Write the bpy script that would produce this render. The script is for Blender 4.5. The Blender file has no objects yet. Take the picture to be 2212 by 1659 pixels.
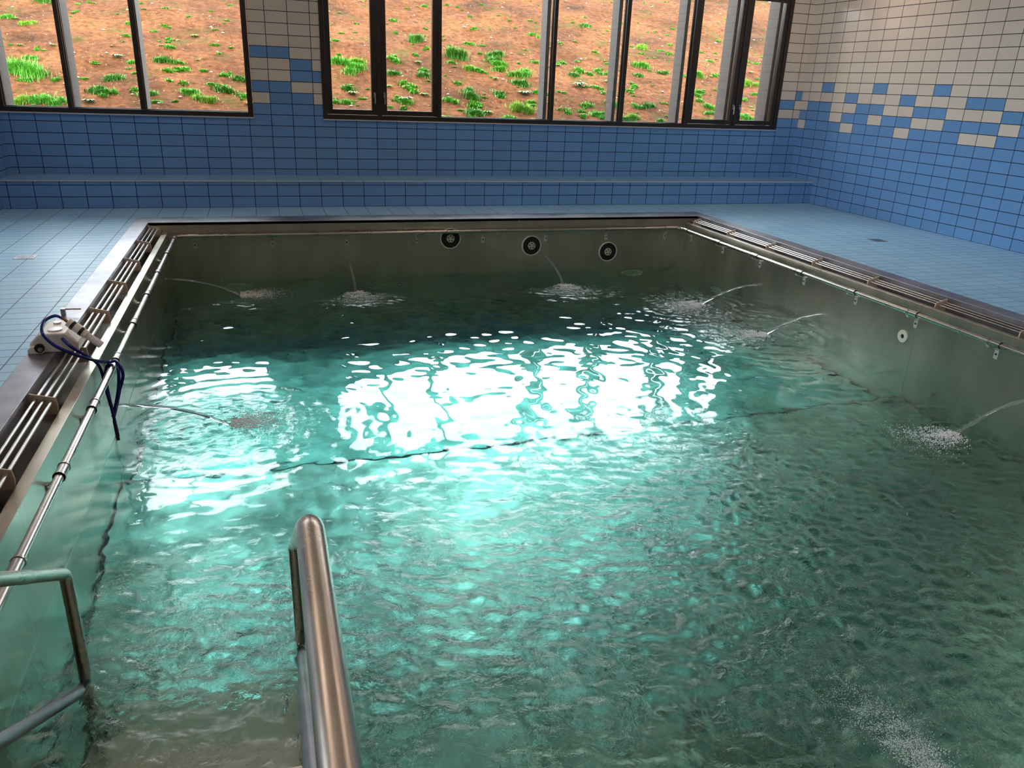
import bpy, bmesh, math, random
import numpy as np
from mathutils import Vector, Matrix

# ------------------------------------------------------------------ camera, sky, exposure
SC = bpy.context.scene
COL = SC.collection
cam_d = bpy.data.cameras.new('camera'); cam = bpy.data.objects.new('camera', cam_d); COL.objects.link(cam)
cam_r = Vector((0.95522139, -0.29351511, 0.03742972)); cam_u = Vector((0.07276325, 0.35562637, 0.93179150)); cam_f = Vector((0.28680588, 0.88734347, -0.36105903))
cam.matrix_world = Matrix(((cam_r.x, cam_u.x, -cam_f.x, 2.59985), (cam_r.y, cam_u.y, -cam_f.y, -9.63825), (cam_r.z, cam_u.z, -cam_f.z, 1.46201), (0, 0, 0, 1)))
cam_d.sensor_width = 36; cam_d.lens = 1680.0 / 2212 * 36; cam_d.clip_start = .02; cam_d.clip_end = 200
SC.camera = cam
world = bpy.data.worlds.new('overcast_sky'); SC.world = world; world.use_nodes = True
bg = world.node_tree.nodes['Background']; bg.inputs[0].default_value = (.86, .92, 1, 1); bg.inputs[1].default_value = 12.0
SC.view_settings.view_transform = 'Standard'; SC.view_settings.look = 'None'; SC.view_settings.gamma = 1
SC.view_settings.use_curve_mapping = False; SC.view_settings.exposure = 0.12
SC.cycles.use_denoising = True
SC.cycles.max_bounces = 12; SC.cycles.transmission_bounces = 8; SC.cycles.transparent_max_bounces = 12
SC.cycles.diffuse_bounces = 5; SC.cycles.glossy_bounces = 5; SC.cycles.volume_bounces = 0
SC.cycles.sample_clamp_indirect = 60; SC.cycles.blur_glossy = 0.5
SC.cycles.caustics_refractive = True; SC.cycles.caustics_reflective = True

XL, XR, YB, YF, ZC = -.08, 10.11, .553, -12.6, 3.3        # room
WZ0, WZ1 = .966, 2.74                                      # window sill and head
WIN = [(-.08, 2.553), (3.355, 9.742)]
PXL, PXR, PYB, PYF = 1.63, 7.57, -.985, -9.12              # pool inner faces
WL = -.63                                                  # water level

def portal(name, x0, x1):                                  # daylight sampling portal of a real window
    d = bpy.data.lights.new(name, 'AREA'); d.shape = 'RECTANGLE'; d.size = x1 - x0 - .1; d.size_y = WZ1 - WZ0 - .1
    o = bpy.data.objects.new(name, d); COL.objects.link(o); o.location = ((x0 + x1) / 2, YB + .115, (WZ0 + WZ1) / 2)
    o.rotation_euler = (-math.pi / 2, 0, 0); d.cycles.is_portal = True
for i, (a, b) in enumerate(WIN): portal('window_daylight', a, b)
_d = bpy.data.lights.new('window_daylight', 'AREA'); _d.shape = 'RECTANGLE'; _d.size = 1.62; _d.size_y = 6.0; _d.cycles.is_portal = True
_o = bpy.data.objects.new('window_daylight', _d); COL.objects.link(_o); _o.location = (XL - .3, -6.36, 2.19); _o.rotation_euler = (0, -math.pi / 2, 0)

# ------------------------------------------------------------------ helpers
def link(o, parent=None):
    COL.objects.link(o)
    if parent is not None: o.parent = parent; o.matrix_parent_inverse = parent.matrix_world.inverted()
    return o
def empty(name, loc=(0, 0, 0)):
    o = bpy.data.objects.new(name, None); o.empty_display_size = .1; o.location = loc; COL.objects.link(o)
    o.matrix_world = Matrix.Translation(loc); return o
def tag(o, label=None, cat=None, group=None, kind=None):
    if label: o['label'] = label
    if cat: o['category'] = cat
    if group: o['group'] = group
    if kind: o['kind'] = kind
    return o

class MB:
    def __init__(s): s.v = []; s.f = []; s.m = []; s.sm = []
    def add(s, vs, fs, mi=0, smooth=False):
        n = len(s.v); s.v += [tuple(v) for v in vs]
        for f in fs: s.f.append(tuple(i + n for i in f)); s.m.append(mi); s.sm.append(smooth)
        return s
    def box(s, x0, x1, y0, y1, z0, z1, mi=0):
        vs = [(x, y, z) for z in (z0, z1) for y in (y0, y1) for x in (x0, x1)]
        return s.add(vs, [(0, 2, 3, 1), (4, 5, 7, 6), (0, 1, 5, 4), (2, 6, 7, 3), (0, 4, 6, 2), (1, 3, 7, 5)], mi)
    def quad(s, a, b, c, d, mi=0): return s.add([a, b, c, d], [(0, 1, 2, 3)], mi)
    def tube(s, pts, r, n=16, cap=True, mi=0, smooth=True):
        pts = [Vector(p) for p in pts]; N = len(pts); rr = r if isinstance(r, (list, tuple)) else [r] * N
        T = []
        for i in range(N):
            a = pts[max(i - 1, 0)]; b = pts[min(i + 1, N - 1)]; T.append((b - a).normalized())
        up = Vector((0, 0, 1)) if abs(T[0].z) < .9 else Vector((1, 0, 0))
        u = T[0].cross(up).normalized(); vs = []
        for i in range(N):
            u = (u - T[i] * u.dot(T[i])).normalized(); w = T[i].cross(u)
            for k in range(n):
                a = 2 * math.pi * k / n; vs.append(pts[i] + (u * math.cos(a) + w * math.sin(a)) * rr[i])
        fs = [(i * n + k, i * n + (k + 1) % n, (i + 1) * n + (k + 1) % n, (i + 1) * n + k) for i in range(N - 1) for k in range(n)]
        s.add(vs, fs, mi, smooth)
        if cap:
            s.add([vs[k] for k in range(n)], [tuple(range(n - 1, -1, -1))], mi)
            s.add([vs[(N - 1) * n + k] for k in range(n)], [tuple(range(n))], mi)
        return s
    def prism(s, poly, axis, a0, a1, mi=0):
        def P(p, a): return {'x': (a, p[0], p[1]), 'y': (p[0], a, p[1]), 'z': (p[0], p[1], a)}[axis]
        n = len(poly); vs = [P(p, a0) for p in poly] + [P(p, a1) for p in poly]
        fs = [tuple(range(n)), tuple(range(2 * n - 1, n - 1, -1))] + [(i, i + n, (i + 1) % n + n, (i + 1) % n) for i in range(n)]
        return s.add(vs, fs, mi)
    def build(s, name, mats, parent=None, bevel=0):
        me = bpy.data.meshes.new(name); me.from_pydata(s.v, [], s.f)
        for m in (mats if isinstance(mats, (list, tuple)) else [mats]): me.materials.append(m)
        me.polygons.foreach_set('material_index', s.m); me.polygons.foreach_set('use_smooth', s.sm)
        me.update()
        b = bmesh.new(); b.from_mesh(me); bmesh.ops.recalc_face_normals(b, faces=b.faces) if len(s.f) < 60000 else None; b.to_mesh(me); b.free()
        o = link(bpy.data.objects.new(name, me), parent)
        if bevel:
            md = o.modifiers.new('bevel', 'BEVEL'); md.width = bevel; md.segments = 2; md.limit_method = 'ANGLE'
        return o

def catmull(P, n=8, closed=False):
    P = [Vector(p) for p in P]; out = []
    for i in range(len(P) - 1):
        p0 = P[max(i - 1, 0)]; p1 = P[i]; p2 = P[i + 1]; p3 = P[min(i + 2, len(P) - 1)]
        for k in range(n):
            t = k / n; out.append(.5 * ((2 * p1) + (-p0 + p2) * t + (2 * p0 - 5 * p1 + 4 * p2 - p3) * t * t + (-p0 + 3 * p1 - 3 * p2 + p3) * t ** 3))
    out.append(P[-1]); return out
def fillet(P, r, n=8):
    P = [Vector(p) for p in P]; out = [P[0]]
    for i in range(1, len(P) - 1):
        a = (P[i - 1] - P[i]).normalized(); b = (P[i + 1] - P[i]).normalized()
        p = P[i] + a * r; q = P[i] + b * r
        for k in range(n + 1):
            t = k / n; out.append((1 - t) ** 2 * p + 2 * t * (1 - t) * P[i] + t * t * q)
    out.append(P[-1]); return out

# ------------------------------------------------------------------ materials
DIM = .84     # scales all outdoor colours down so the strong sky does not overexpose them
def out(r, g, b): return srgb(r * DIM, g * DIM, b * DIM)
def srgb(r, g, b):
    f = lambda c: (c / 255 / 12.92) if c / 255 <= .04045 else ((c / 255 + .055) / 1.055) ** 2.4
    return (f(r), f(g), f(b), 1)
def mat(name):
    m = bpy.data.materials.new(name); m.use_nodes = True; nt = m.node_tree; bs = nt.nodes['Principled BSDF']; return m, nt, bs
def plain(name, col, rough=.5, metal=0, **k):
    m, nt, bs = mat(name); bs.inputs['Base Color'].default_value = col; bs.inputs['Roughness'].default_value = rough; bs.inputs['Metallic'].default_value = metal
    for a, v in k.items(): bs.inputs[a].default_value = v
    return m
def N(nt, t, **k):
    n = nt.nodes.new(t)
    for a, v in k.items():
        if isinstance(a, str) and hasattr(n, a): setattr(n, a, v)
    return n
def ramp(nt, stops):
    n = nt.nodes.new('ShaderNodeValToRGB'); e = n.color_ramp.elements
    while len(e) > 1: e.remove(e[-1])
    e[0].position, e[0].color = stops[0][0], stops[0][1]
    for p, c in stops[1:]:
        q = e.new(p); q.color = c
    return n
def noise(nt, vec, scale, detail=3, rough=.5):
    n = nt.nodes.new('ShaderNodeTexNoise'); n.inputs['Scale'].default_value = scale; n.inputs['Detail'].default_value = detail; n.inputs['Roughness'].default_value = rough
    nt.links.new(vec, n.inputs['Vector']); return n
def coords(nt, scale=(1, 1, 1), rot=(0, 0, 0), loc=(0, 0, 0)):
    t = nt.nodes.new('ShaderNodeTexCoord'); mp = nt.nodes.new('ShaderNodeMapping'); mp.inputs['Scale'].default_value = scale; mp.inputs['Rotation'].default_value = rot; mp.inputs['Location'].default_value = loc
    nt.links.new(t.outputs['Object'], mp.inputs['Vector']); return mp.outputs[0]

def tile_mat(name, col, grout, plane, off=(0, 0), rough=.16, w=.25, h=.125, mortar=.0075, var=.04, dirt=None, vgrout=1.0):
    """plane: 'xz', 'yz' or 'xy' - which object axes carry the tile width and height"""
    m, nt, bs = mat(name); L = nt.links.new
    t = nt.nodes.new('ShaderNodeTexCoord'); sp = nt.nodes.new('ShaderNodeSeparateXYZ'); L(t.outputs['Object'], sp.inputs[0])
    cb = nt.nodes.new('ShaderNodeCombineXYZ'); ax = {'x': 0, 'y': 1, 'z': 2}
    for i in range(2):
        ad = nt.nodes.new('ShaderNodeMath'); ad.operation = 'ADD'; ad.inputs[1].default_value = off[i] + 20
        L(sp.outputs[ax[plane[i]]], ad.inputs[0]); L(ad.outputs[0], cb.inputs[i])
    def cell(i, size, width):      # grout mask along axis i and cell index
        s2 = nt.nodes.new('ShaderNodeSeparateXYZ'); L(cb.outputs[0], s2.inputs[0])
        dv = nt.nodes.new('ShaderNodeMath'); dv.operation = 'DIVIDE'; dv.inputs[1].default_value = size; L(s2.outputs[i], dv.inputs[0])
        fr = nt.nodes.new('ShaderNodeMath'); fr.operation = 'FRACT'; L(dv.outputs[0], fr.inputs[0])
        pp = nt.nodes.new('ShaderNodeMath'); pp.operation = 'PINGPONG'; pp.inputs[1].default_value = .5; L(fr.outputs[0], pp.inputs[0])
        lt = nt.nodes.new('ShaderNodeMath'); lt.operation = 'LESS_THAN'; lt.inputs[1].default_value = width / size / 2; L(pp.outputs[0], lt.inputs[0])
        fl = nt.nodes.new('ShaderNodeMath'); fl.operation = 'FLOOR'; L(dv.outputs[0], fl.inputs[0]); return lt.outputs[0], fl.outputs[0]
    mu, iu = cell(0, w, mortar * vgrout); mv, iv = cell(1, h, mortar)
    mx = nt.nodes.new('ShaderNodeMath'); mx.operation = 'MAXIMUM'; L(mu, mx.inputs[0]); L(mv, mx.inputs[1])
    ic = nt.nodes.new('ShaderNodeCombineXYZ'); L(iu, ic.inputs[0]); L(iv, ic.inputs[1])
    wn = nt.nodes.new('ShaderNodeTexWhiteNoise'); wn.noise_dimensions = '2D'; L(ic.outputs[0], wn.inputs['Vector'])
    mr = nt.nodes.new('ShaderNodeMapRange'); mr.inputs[3].default_value = 1 - var; mr.inputs[4].default_value = 1 + var; L(wn.outputs['Value'], mr.inputs[0])
    hs = nt.nodes.new('ShaderNodeHueSaturation'); hs.inputs['Color'].default_value = col; L(mr.outputs[0], hs.inputs['Value'])
    cc = hs.outputs[0]
    if dirt:
        nz = noise(nt, coords(nt, (1, 1, 1)), 1.7, 5, .6); rp = ramp(nt, [(.45, (1, 1, 1, 1)), (.7, dirt)]); L(nz.outputs[0], rp.inputs[0])
        mm = nt.nodes.new('ShaderNodeMixRGB'); mm.blend_type = 'MULTIPLY'; mm.inputs[0].default_value = 1; L(cc, mm.inputs[1]); L(rp.outputs[0], mm.inputs[2]); cc = mm.outputs[0]
    mg = nt.nodes.new('ShaderNodeMixRGB'); mg.inputs[2].default_value = grout; L(mx.outputs[0], mg.inputs[0]); L(cc, mg.inputs[1]); L(mg.outputs[0], bs.inputs['Base Color'])
    rr = nt.nodes.new('ShaderNodeMapRange'); rr.inputs[3].default_value = rough; rr.inputs[4].default_value = .9; L(mx.outputs[0], rr.inputs[0]); L(rr.outputs[0], bs.inputs['Roughness'])
    bp_ = nt.nodes.new('ShaderNodeBump'); bp_.inputs['Strength'].default_value = .35; bp_.inputs['Distance'].default_value = .002; bp_.invert = True
    L(mx.outputs[0], bp_.inputs['Height']); L(bp_.outputs[0], bs.inputs['Normal'])
    return m

def steel(name, col=(.56, .54, .51), r0=.24, r1=.42, scale=1.2, stretch=(1, 1, 1), metal=1.0, stain=.12):
    m, nt, bs = mat(name); L = nt.links.new; bs.inputs['Metallic'].default_value = metal
    n = noise(nt, coords(nt, stretch), scale, 5, .6)
    mr = nt.nodes.new('ShaderNodeMapRange'); mr.inputs[1].default_value = .3; mr.inputs[2].default_value = .7; mr.inputs[3].default_value = r0; mr.inputs[4].default_value = r1; L(n.outputs[0], mr.inputs[0]); L(mr.outputs[0], bs.inputs['Roughness'])
    n2 = noise(nt, coords(nt, stretch), scale * 2.3, 4, .55)
    rp = ramp(nt, [(.35, (col[0] * (1 - stain), col[1] * (1 - stain), col[2] * (1 - stain), 1)), (.65, (col[0], col[1], col[2], 1))]); L(n2.outputs[0], rp.inputs[0]); L(rp.outputs[0], bs.inputs['Base Color'])
    n3 = noise(nt, coords(nt, (stretch[0], stretch[1], stretch[2] * 6)), 60, 2); b = nt.nodes.new('ShaderNodeBump'); b.inputs['Strength'].default_value = .03; b.inputs['Distance'].default_value = .001
    L(n3.outputs[0], b.inputs['Height']); L(b.outputs[0], bs.inputs['Normal'])
    return m

BLUE = srgb(112, 156, 208); WHITE = srgb(228, 212, 198); GR = srgb(18, 26, 54); GRW = srgb(44, 42, 46); PALE = srgb(158, 202, 230)
M = {}
M['blue_xz'] = tile_mat('glazed_blue_tile', BLUE, GR, 'xz'); M['white_xz'] = tile_mat('glazed_white_tile', WHITE, GRW, 'xz')
M['blue_yz'] = tile_mat('glazed_blue_tile_side', BLUE, GR, 'yz', off=(.11, 0)); M['white_yz'] = tile_mat('glazed_white_tile_side', WHITE, GRW, 'yz', off=(.11, 0))
M['floor'] = tile_mat('pale_blue_floor_tile', PALE, srgb(88, 100, 122), 'xy', rough=.36, mortar=.0055, var=.05, dirt=(.8, .88, .98, 1))
M['bench_top'] = tile_mat('pale_bench_tile', PALE, srgb(80, 95, 120), 'xy', rough=.12)
M['steel_wall'] = steel('brushed_steel_sheet', (.62, .55, .46), .22, .42, .9, (1, 1, .5), metal=.92, stain=.3)
M['steel_cope'] = steel('brushed_steel_coping', (.37, .35, .38), .34, .50, 1.6, stain=.3)
M['steel_floor'] = steel('steel_pool_floor', (.62, .63, .57), .24, .40, 2.6, metal=.95, stain=.45)  # strong mottling imitates the broken light seen through turbulent water
M['steel_pipe'] = steel('polished_steel_tube', (.60, .55, .50), .25, .33, 5, stain=.05)
M['floor_plate'] = steel('olive_steel_floor_plate', (.46, .48, .43), .19, .31, 2.6, metal=.97, stain=.45)  # mottling painted in for the light and dark contrast of choppy water
M['steel_rod'] = plain('grate_rod_steel', (.56, .52, .49, 1), .3, 1)
M['bracket'] = plain('satin_bracket_steel', (.62, .61, .57, 1), .42, .45)
M['steel_bright'] = plain('bright_steel', (.52, .48, .45, 1), .3, 1)
M['steel_warm'] = steel('satin_handrail_steel', (.62, .52, .45), .24, .32, 5, stain=.06)
M['plastic_bone'] = plain('bone_plastic', srgb(236, 218, 206), .35)
M['plate'] = plain('beige_divider_plate', srgb(214, 188, 166), .45)
M['dark'] = plain('dark_rubber', (.01, .01, .012, 1), .4)
M['weld'] = plain('weld_seam', (.62, .6, .55, 1), .35, 1)
M['frame'] = plain('dark_bronze_frame', (.028, .02, .016, 1), .35)
M['sill_edge'] = plain('pale_sill_edge', srgb(200, 200, 200), .4)
M['ceiling'] = plain('warm_ceiling', srgb(192, 166, 144), .8)
M['wall_warm'] = plain('warm_plaster', srgb(176, 140, 112), .8)
M['hose'] = plain('dark_blue_hose', srgb(10, 22, 110), .18)
M['copper'] = plain('copper_pin', srgb(160, 95, 70), .3, 1)
M['white_pl'] = plain('glossy_pale_plastic', srgb(225, 215, 215), .2)
# window glass: thin pane
def glass():
    m = bpy.data.materials.new('window_glass'); m.use_nodes = True; nt = m.node_tree; nt.nodes.clear(); L = nt.links.new
    o = nt.nodes.new('ShaderNodeOutputMaterial'); t = nt.nodes.new('ShaderNodeBsdfTransparent'); t.inputs[0].default_value = (.93, .96, .94, 1)
    g = nt.nodes.new('ShaderNodeBsdfGlossy'); g.inputs['Roughness'].default_value = .01; f = nt.nodes.new('ShaderNodeFresnel'); f.inputs[0].default_value = 1.45
    x = nt.nodes.new('ShaderNodeMixShader'); L(f.outputs[0], x.inputs[0]); L(t.outputs[0], x.inputs[1]); L(g.outputs[0], x.inputs[2]); L(x.outputs[0], o.inputs[0]); return m
M['glass'] = glass()

# ------------------------------------------------------------------ room shell
def tiled_wall(name, plane, fixed, us, vmax, holes, white_fn, mats, flip=False):
    """one quad per tile cell; us = sorted cut positions along the wall; holes = [(u0,u1,z0,z1)]"""
    zs = sorted(set([round(k * .125, 4) for k in range(int(vmax / .125) + 1)] + [vmax] + [h[i] for h in holes for i in (2, 3)]))
    mb = MB()
    for i in range(len(us) - 1):
        for j in range(len(zs) - 1):
            u0, u1, z0, z1 = us[i], us[i + 1], zs[j], zs[j + 1]; uc, zc = (u0 + u1) / 2, (z0 + z1) / 2
            if any(h[0] < uc < h[1] and h[2] < zc < h[3] for h in holes): continue
            mi = 1 if white_fn(uc, zc) else 0
            if plane == 'xz': q = [(u0, fixed, z0), (u1, fixed, z0), (u1, fixed, z1), (u0, fixed, z1)]
            else: q = [(fixed, u0, z0), (fixed, u1, z0), (fixed, u1, z1), (fixed, u0, z1)]
            mb.quad(*q, mi=mi)
    return mb

# back wall with two window openings
holes = [(a, b, WZ0, WZ1) for a, b in WIN]
us = sorted(set([round(k * .25, 3) for k in range(0, 41)] + [XL, XR] + [v for a, b in WIN for v in (a, b)]))
BW = {13: {10, 11}, 12: {12}, 11: {12, 13, 40}, 10: {10, 11, 39}, 9: {11, 12}}          # blue cells among the white rows
def back_white(u, z):
    r = int(z / .125); c = int(math.floor(u / .25))
    if r <= 8: return False
    return c not in BW.get(r, set())
mb = tiled_wall('wall_back', 'xz', YB, us, ZC, holes, back_white, None)
th = .10
mb.box(XL - .1, XR + .1, YB + .004, YB + th, -.3, WZ0, 2)
mb.box(XL - .1, XR + .1, YB + .004, YB + th, WZ1, ZC, 2)
mb.box(WIN[0][1], WIN[1][0], YB + .004, YB + th, WZ0, WZ1, 2); mb.box(WIN[1][1], XR + .1, YB + .004, YB + th, WZ0, WZ1, 2)
tag(mb.build('wall_back', [M['blue_xz'], M['white_xz'], M['wall_warm']]), kind='structure')

# right wall
ys = sorted(set([round(.14 - .25 * j, 3) for j in range(-1, 52)] + [YB, YF]))
ys = [y for y in ys if YF <= y <= YB]
RW = {12: {0, 4, 8}, 11: {2, 6, 10, 11}, 10: {-1, 0, 3, 4, 7, 8, 12, 13}, 9: {-2, -1, 0, 2, 3, 5, 6, 9, 10, 11, 13, 14}, 8: None}
RWH = {8: {-2, 2, 6, 10, 11, 15}}
def side_white(u, z):
    r = int(z / .125); j = int(math.floor((.14 - u) / .25))
    if r <= 7: return False
    if r == 8: return j in RWH[8] or (j > 15 and (j * 7) % 5 == 0)
    if r >= 13: return True
    if j > 14: return (j * 3 + r * 2) % 4 != 0 if r > 10 else (j + r) % 3 == 0
    return j not in RW[r]
mb = tiled_wall('wall_right', 'yz', XR, ys, ZC, [], side_white, None)
mb.box(XR + .004, XR + .2, YF, YB + th, -.3, ZC, 2)
tag(mb.build('wall_right', [M['blue_yz'], M['white_yz'], M['wall_warm']]), kind='structure')
SW = (-9.36, -3.36, 1.375, 3.0)
mb = tiled_wall('wall_left', 'yz', XL, ys, ZC, [SW], lambda u, z: z > 1.5, None)
for y0_, y1_, z0_, z1_ in ((YF, SW[0], -.3, ZC), (SW[1], YB + th, -.3, ZC), (SW[0], SW[1], -.3, SW[2]), (SW[0], SW[1], SW[3], ZC)): mb.box(XL - .2, XL - .004, y0_, y1_, z0_, z1_, 2)
tag(mb.build('wall_left', [M['blue_yz'], M['white_yz'], M['wall_warm']]), kind='structure')
tag(MB().box(XL - .2, XR + .2, YF - .2, YF, -.3, ZC).build('wall_front', M['wall_warm']), kind='structure')
tag(MB().box(XL - .2, XR + .2, YF - .2, YB + th, ZC, ZC + .2).build('ceiling', M['ceiling']), kind='structure')
# deck around the pool
CX0, CX1, CY1, CY0 = 1.317, 7.902, -.665, -9.40          # outer edges of the steel coping
mb = MB(); mb.box(XL - .1, CX0, YF - .1, YB + .1, -.12, 0); mb.box(CX1, XR + .1, YF - .1, YB + .1, -.12, 0)
mb.box(CX0, CX1, CY1, YB + .1, -.12, 0); mb.box(CX0, CX1, YF - .1, CY0, -.12, 0)
tag(mb.build('floor', M['floor']), kind='structure')
# low tiled bench along the window wall
b = empty('tiled_bench', (5, .27, 0)); tag(b, 'long low blue-tiled bench built along the foot of the window wall', 'bench')
MB().box(XL + .002, XR - .002, 0, YB - .002, 0, .294).build('bench_front', M['blue_xz'], b)
MB().box(XL + .002, XR - .002, -.004, YB - .002, .294, .302).build('bench_top', M['bench_top'], b)
MB().box(XL + .002, XR - .002, -.009, -.004, .290, .303).build('edge_trim', M['sill_edge'], b)

# ------------------------------------------------------------------ windows
def bars(mb, x0, x1, z0, z1, w, y0, y1, mi=0):
    mb.box(x0, x0 + w, y0, y1, z0, z1, mi); mb.box(x1 - w, x1, y0, y1, z0, z1, mi); mb.box(x0 + w, x1 - w, y0, y1, z0, z0 + w, mi); mb.box(x0 + w, x1 - w, y0, y1, z1 - w, z1, mi)
FY0, FY1, GY = YB - .015, YB + .09, YB + .05
def window(name, a, b, mull, casements):
    w = empty(name, ((a + b) / 2, YB, WZ0)); tag(w, kind='structure')
    mb = MB(); bars(mb, a + .002, b - .002, WZ0 + .002, WZ1, .052, FY0, FY1)
    for m0, m1 in mull: mb.box(m0, m1, FY0, FY1, WZ0 + .054, WZ1 - .052)
    mb.build('window_frame', M['frame'], w, .003)
    MB().box(a, b, YB - .022, YB + .01, WZ0 - .012, WZ0 + .001).build('sill_strip', M['sill_edge'], w)
    ed = [a + .054] + [v for m in mull for v in m] + [b - .054]
    for k in range(0, len(ed), 2):
        x0, x1 = ed[k], ed[k + 1]; z0, z1 = WZ0 + .054, WZ1 - .052
        if k // 2 in casements:
            c = empty('casement', ((x0 + x1) / 2, YB, z0)); c.parent = w; c.matrix_parent_inverse = w.matrix_world.inverted()
            mb = MB(); bars(mb, x0 + .004, x1 - .004, z0 + .004, z1 - .004, .058, FY0 + .01, FY1 - .01); bars(mb, x0 + .05, x1 - .05, z0 + .05, z1 - .05, .014, FY0 + .025, FY1 - .02); mb.build('sash', M['frame'], c, .003)
            hx = x1 - .03 if casements[k // 2] == 'r' else x0 + .03
            h = MB().box(hx - .012, hx + .012, FY0 - .005, FY0 + .012, 1.225, 1.29); h.tube(fillet([(hx, FY0 - .002, 1.27), (hx, FY0 - .035, 1.27), (hx, FY0 - .035, 1.16)], .012), .008, 10); h.build('handle', M['steel_bright'], c)
            x0 += .064; x1 -= .064; z0 += .064; z1 -= .064
            MB().box(x0, x1, GY, GY + .006, z0, z1).build('pane', M['glass'], c)
        else:
            MB().box(x0, x1, GY, GY + .006, z0, z1).build('pane', M['glass'], w)
            mb = MB(); bars(mb, x0, x1, z0, z1, .008, GY - .018, GY + .022); mb.build('glazing_bead', M['sill_edge'] if False else M['dark'], w)
window('window_1', -.08, 2.553, [(.597, .640), (1.339, 1.392)], {})
window('window_2', 3.355, 9.742, [(4.010, 4.068), (4.763, 4.812), (6.262, 6.308), (7.258, 7.310), (8.257, 8.298), (9.020, 9.064)], {0: 'r', 1: 'l', 5: 'r', 6: 'l'})

w3 = empty('window_3', (XL, -5, SW[2])); tag(w3, kind='structure')
mb = MB(); mb.box(XL - .12, XL - .02, SW[0], SW[1], SW[2], SW[2] + .06); mb.box(XL - .12, XL - .02, SW[0], SW[1], SW[3] - .06, SW[3])
for y_ in (SW[0], -8.0, -6.7, -5.4, -4.3, SW[1] - .06): mb.box(XL - .12, XL - .02, y_, y_ + .06, SW[2] + .06, SW[3] - .06)
mb.build('window_frame', M['frame'], w3)
MB().box(XL - .075, XL - .069, SW[0] + .05, SW[1] - .05, SW[2] + .05, SW[3] - .05).build('pane', M['glass'], w3)

# upright fins outside, one behind each mullion
fin_m = mat('weathered_fin_board')
nt = fin_m[1]; nz = noise(nt, coords(nt, (3, 3, 30)), 2, 4); rp = ramp(nt, [(.3, out(78, 68, 64)), (.7, out(92, 82, 76))]); nt.links.new(nz.outputs[0], rp.inputs[0]); nt.links.new(rp.outputs[0], fin_m[2].inputs['Base Color']); fin_m[2].inputs['Roughness'].default_value = .8
fins = [(-.075, 1.06, 'at the far left edge of the left window'), (.618, 1.06, 'behind the first mullion of the left window'), (1.366, 1.06, 'behind the second mullion of the left window'), (6.235, .90, 'right of the widest pane, the first fin of the right window'), (7.225, .90, 'second fin behind the right window, left of the middle narrow mullion'), (8.205, .90, 'third fin behind the right window, just left of the right-hand casements'), (8.965, .93, 'between the two right-hand casements'), (9.64, .93, 'behind the last casement at the far right of the window')]
for x, y1, s in fins:
    o = MB().box(x - .025, x + .025, YB + .13, y1, .80, 3.1).build('facade_fin', fin_m[0], bevel=.004)
    tag(o, 'grey upright outdoor fin ' + s, 'facade fin', 'grey fins outside the windows')

# ------------------------------------------------------------------ earth bank outside
rnd = random.Random(4)
def bank_z(x, y): return .85 + (y - 1.3) * .419
def vnoise_grid(nx, ny, seed, octs):
    rs = np.random.RandomState(seed); out = np.zeros((ny, nx))
    for cells, amp in octs:
        g = rs.rand(cells + 2, cells * 2 + 2); yy = np.linspace(0, cells, ny); xx = np.linspace(0, cells * 2, nx)
        yi = np.minimum(yy.astype(int), cells - 1 + 1); xi = np.minimum(xx.astype(int), cells * 2); fy = (yy - yi)[:, None]; fx = (xx - xi)[None, :]
        fy = fy * fy * (3 - 2 * fy); fx = fx * fx * (3 - 2 * fx)
        a = g[np.ix_(yi, xi)]; b = g[np.ix_(yi, xi + 1)]; c = g[np.ix_(yi + 1, xi)]; d = g[np.ix_(yi + 1, xi + 1)]
        out += amp * ((a * (1 - fx) + b * fx) * (1 - fy) + (c * (1 - fx) + d * fx) * fy - .5)
    return out
nx, ny = 420, 170
bx = np.linspace(-5, 17.5, nx); by = np.linspace(1.3, 8.3, ny); hz = vnoise_grid(nx, ny, 3, [(6, .10), (20, .05), (60, .03)])
def bank_h(x, y):
    i = int(np.clip((x + 5) / 22.5 * (nx - 1), 0, nx - 1)); j = int(np.clip((y - 1.3) / 7.0 * (ny - 1), 0, ny - 1)); return bz(j, i)
def bz(j, i):
    y = by[j]; base = .85 + (min(y, 7.45) - 1.3) * .419; return base + hz[j, i]
mb = MB(); vs = [(bx[i], by[j], bz(j, i)) for j in range(ny) for i in range(nx)]
mb.add(vs, [(j * nx + i, j * nx + i + 1, (j + 1) * nx + i + 1, (j + 1) * nx + i) for j in range(ny - 1) for i in range(nx - 1)], 0, True)
mb.quad((-5, YB + th + .02, .8), (17.5, YB + th + .02, .8), (17.5, 1.3, .84), (-5, 1.3, .84))
sm, nt, bs = mat('red_brown_soil'); L = nt.links.new
n1 = noise(nt, coords(nt), 1.1, 5, .6); n2 = noise(nt, coords(nt), 14, 6, .65)
r1 = ramp(nt, [(.3, out(74, 46, 26)), (.5, out(116, 70, 40)), (.7, out(134, 86, 50))]); L(n1.outputs[0], r1.inputs[0])
r2 = ramp(nt, [(.32, (.35, .3, .26, 1)), (.45, (.85, .82, .8, 1)), (.55, (1, 1, 1, 1)), (.68, (1.6, 1.5, 1.35, 1))]); L(n2.outputs[0], r2.inputs[0])
mm = nt.nodes.new('ShaderNodeMixRGB'); mm.blend_type = 'MULTIPLY'; mm.inputs[0].default_value = 1; L(r1.outputs[0], mm.inputs[1]); L(r2.outputs[0], mm.inputs[2])
vo = nt.nodes.new('ShaderNodeTexVoronoi'); vo.inputs['Scale'].default_value = 17; L(coords(nt), vo.inputs['Vector'])
r3 = ramp(nt, [(.10, (1, 1, 1, 1)), (.16, (0, 0, 0, 1))]); L(vo.outputs['Distance'], r3.inputs[0])
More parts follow.
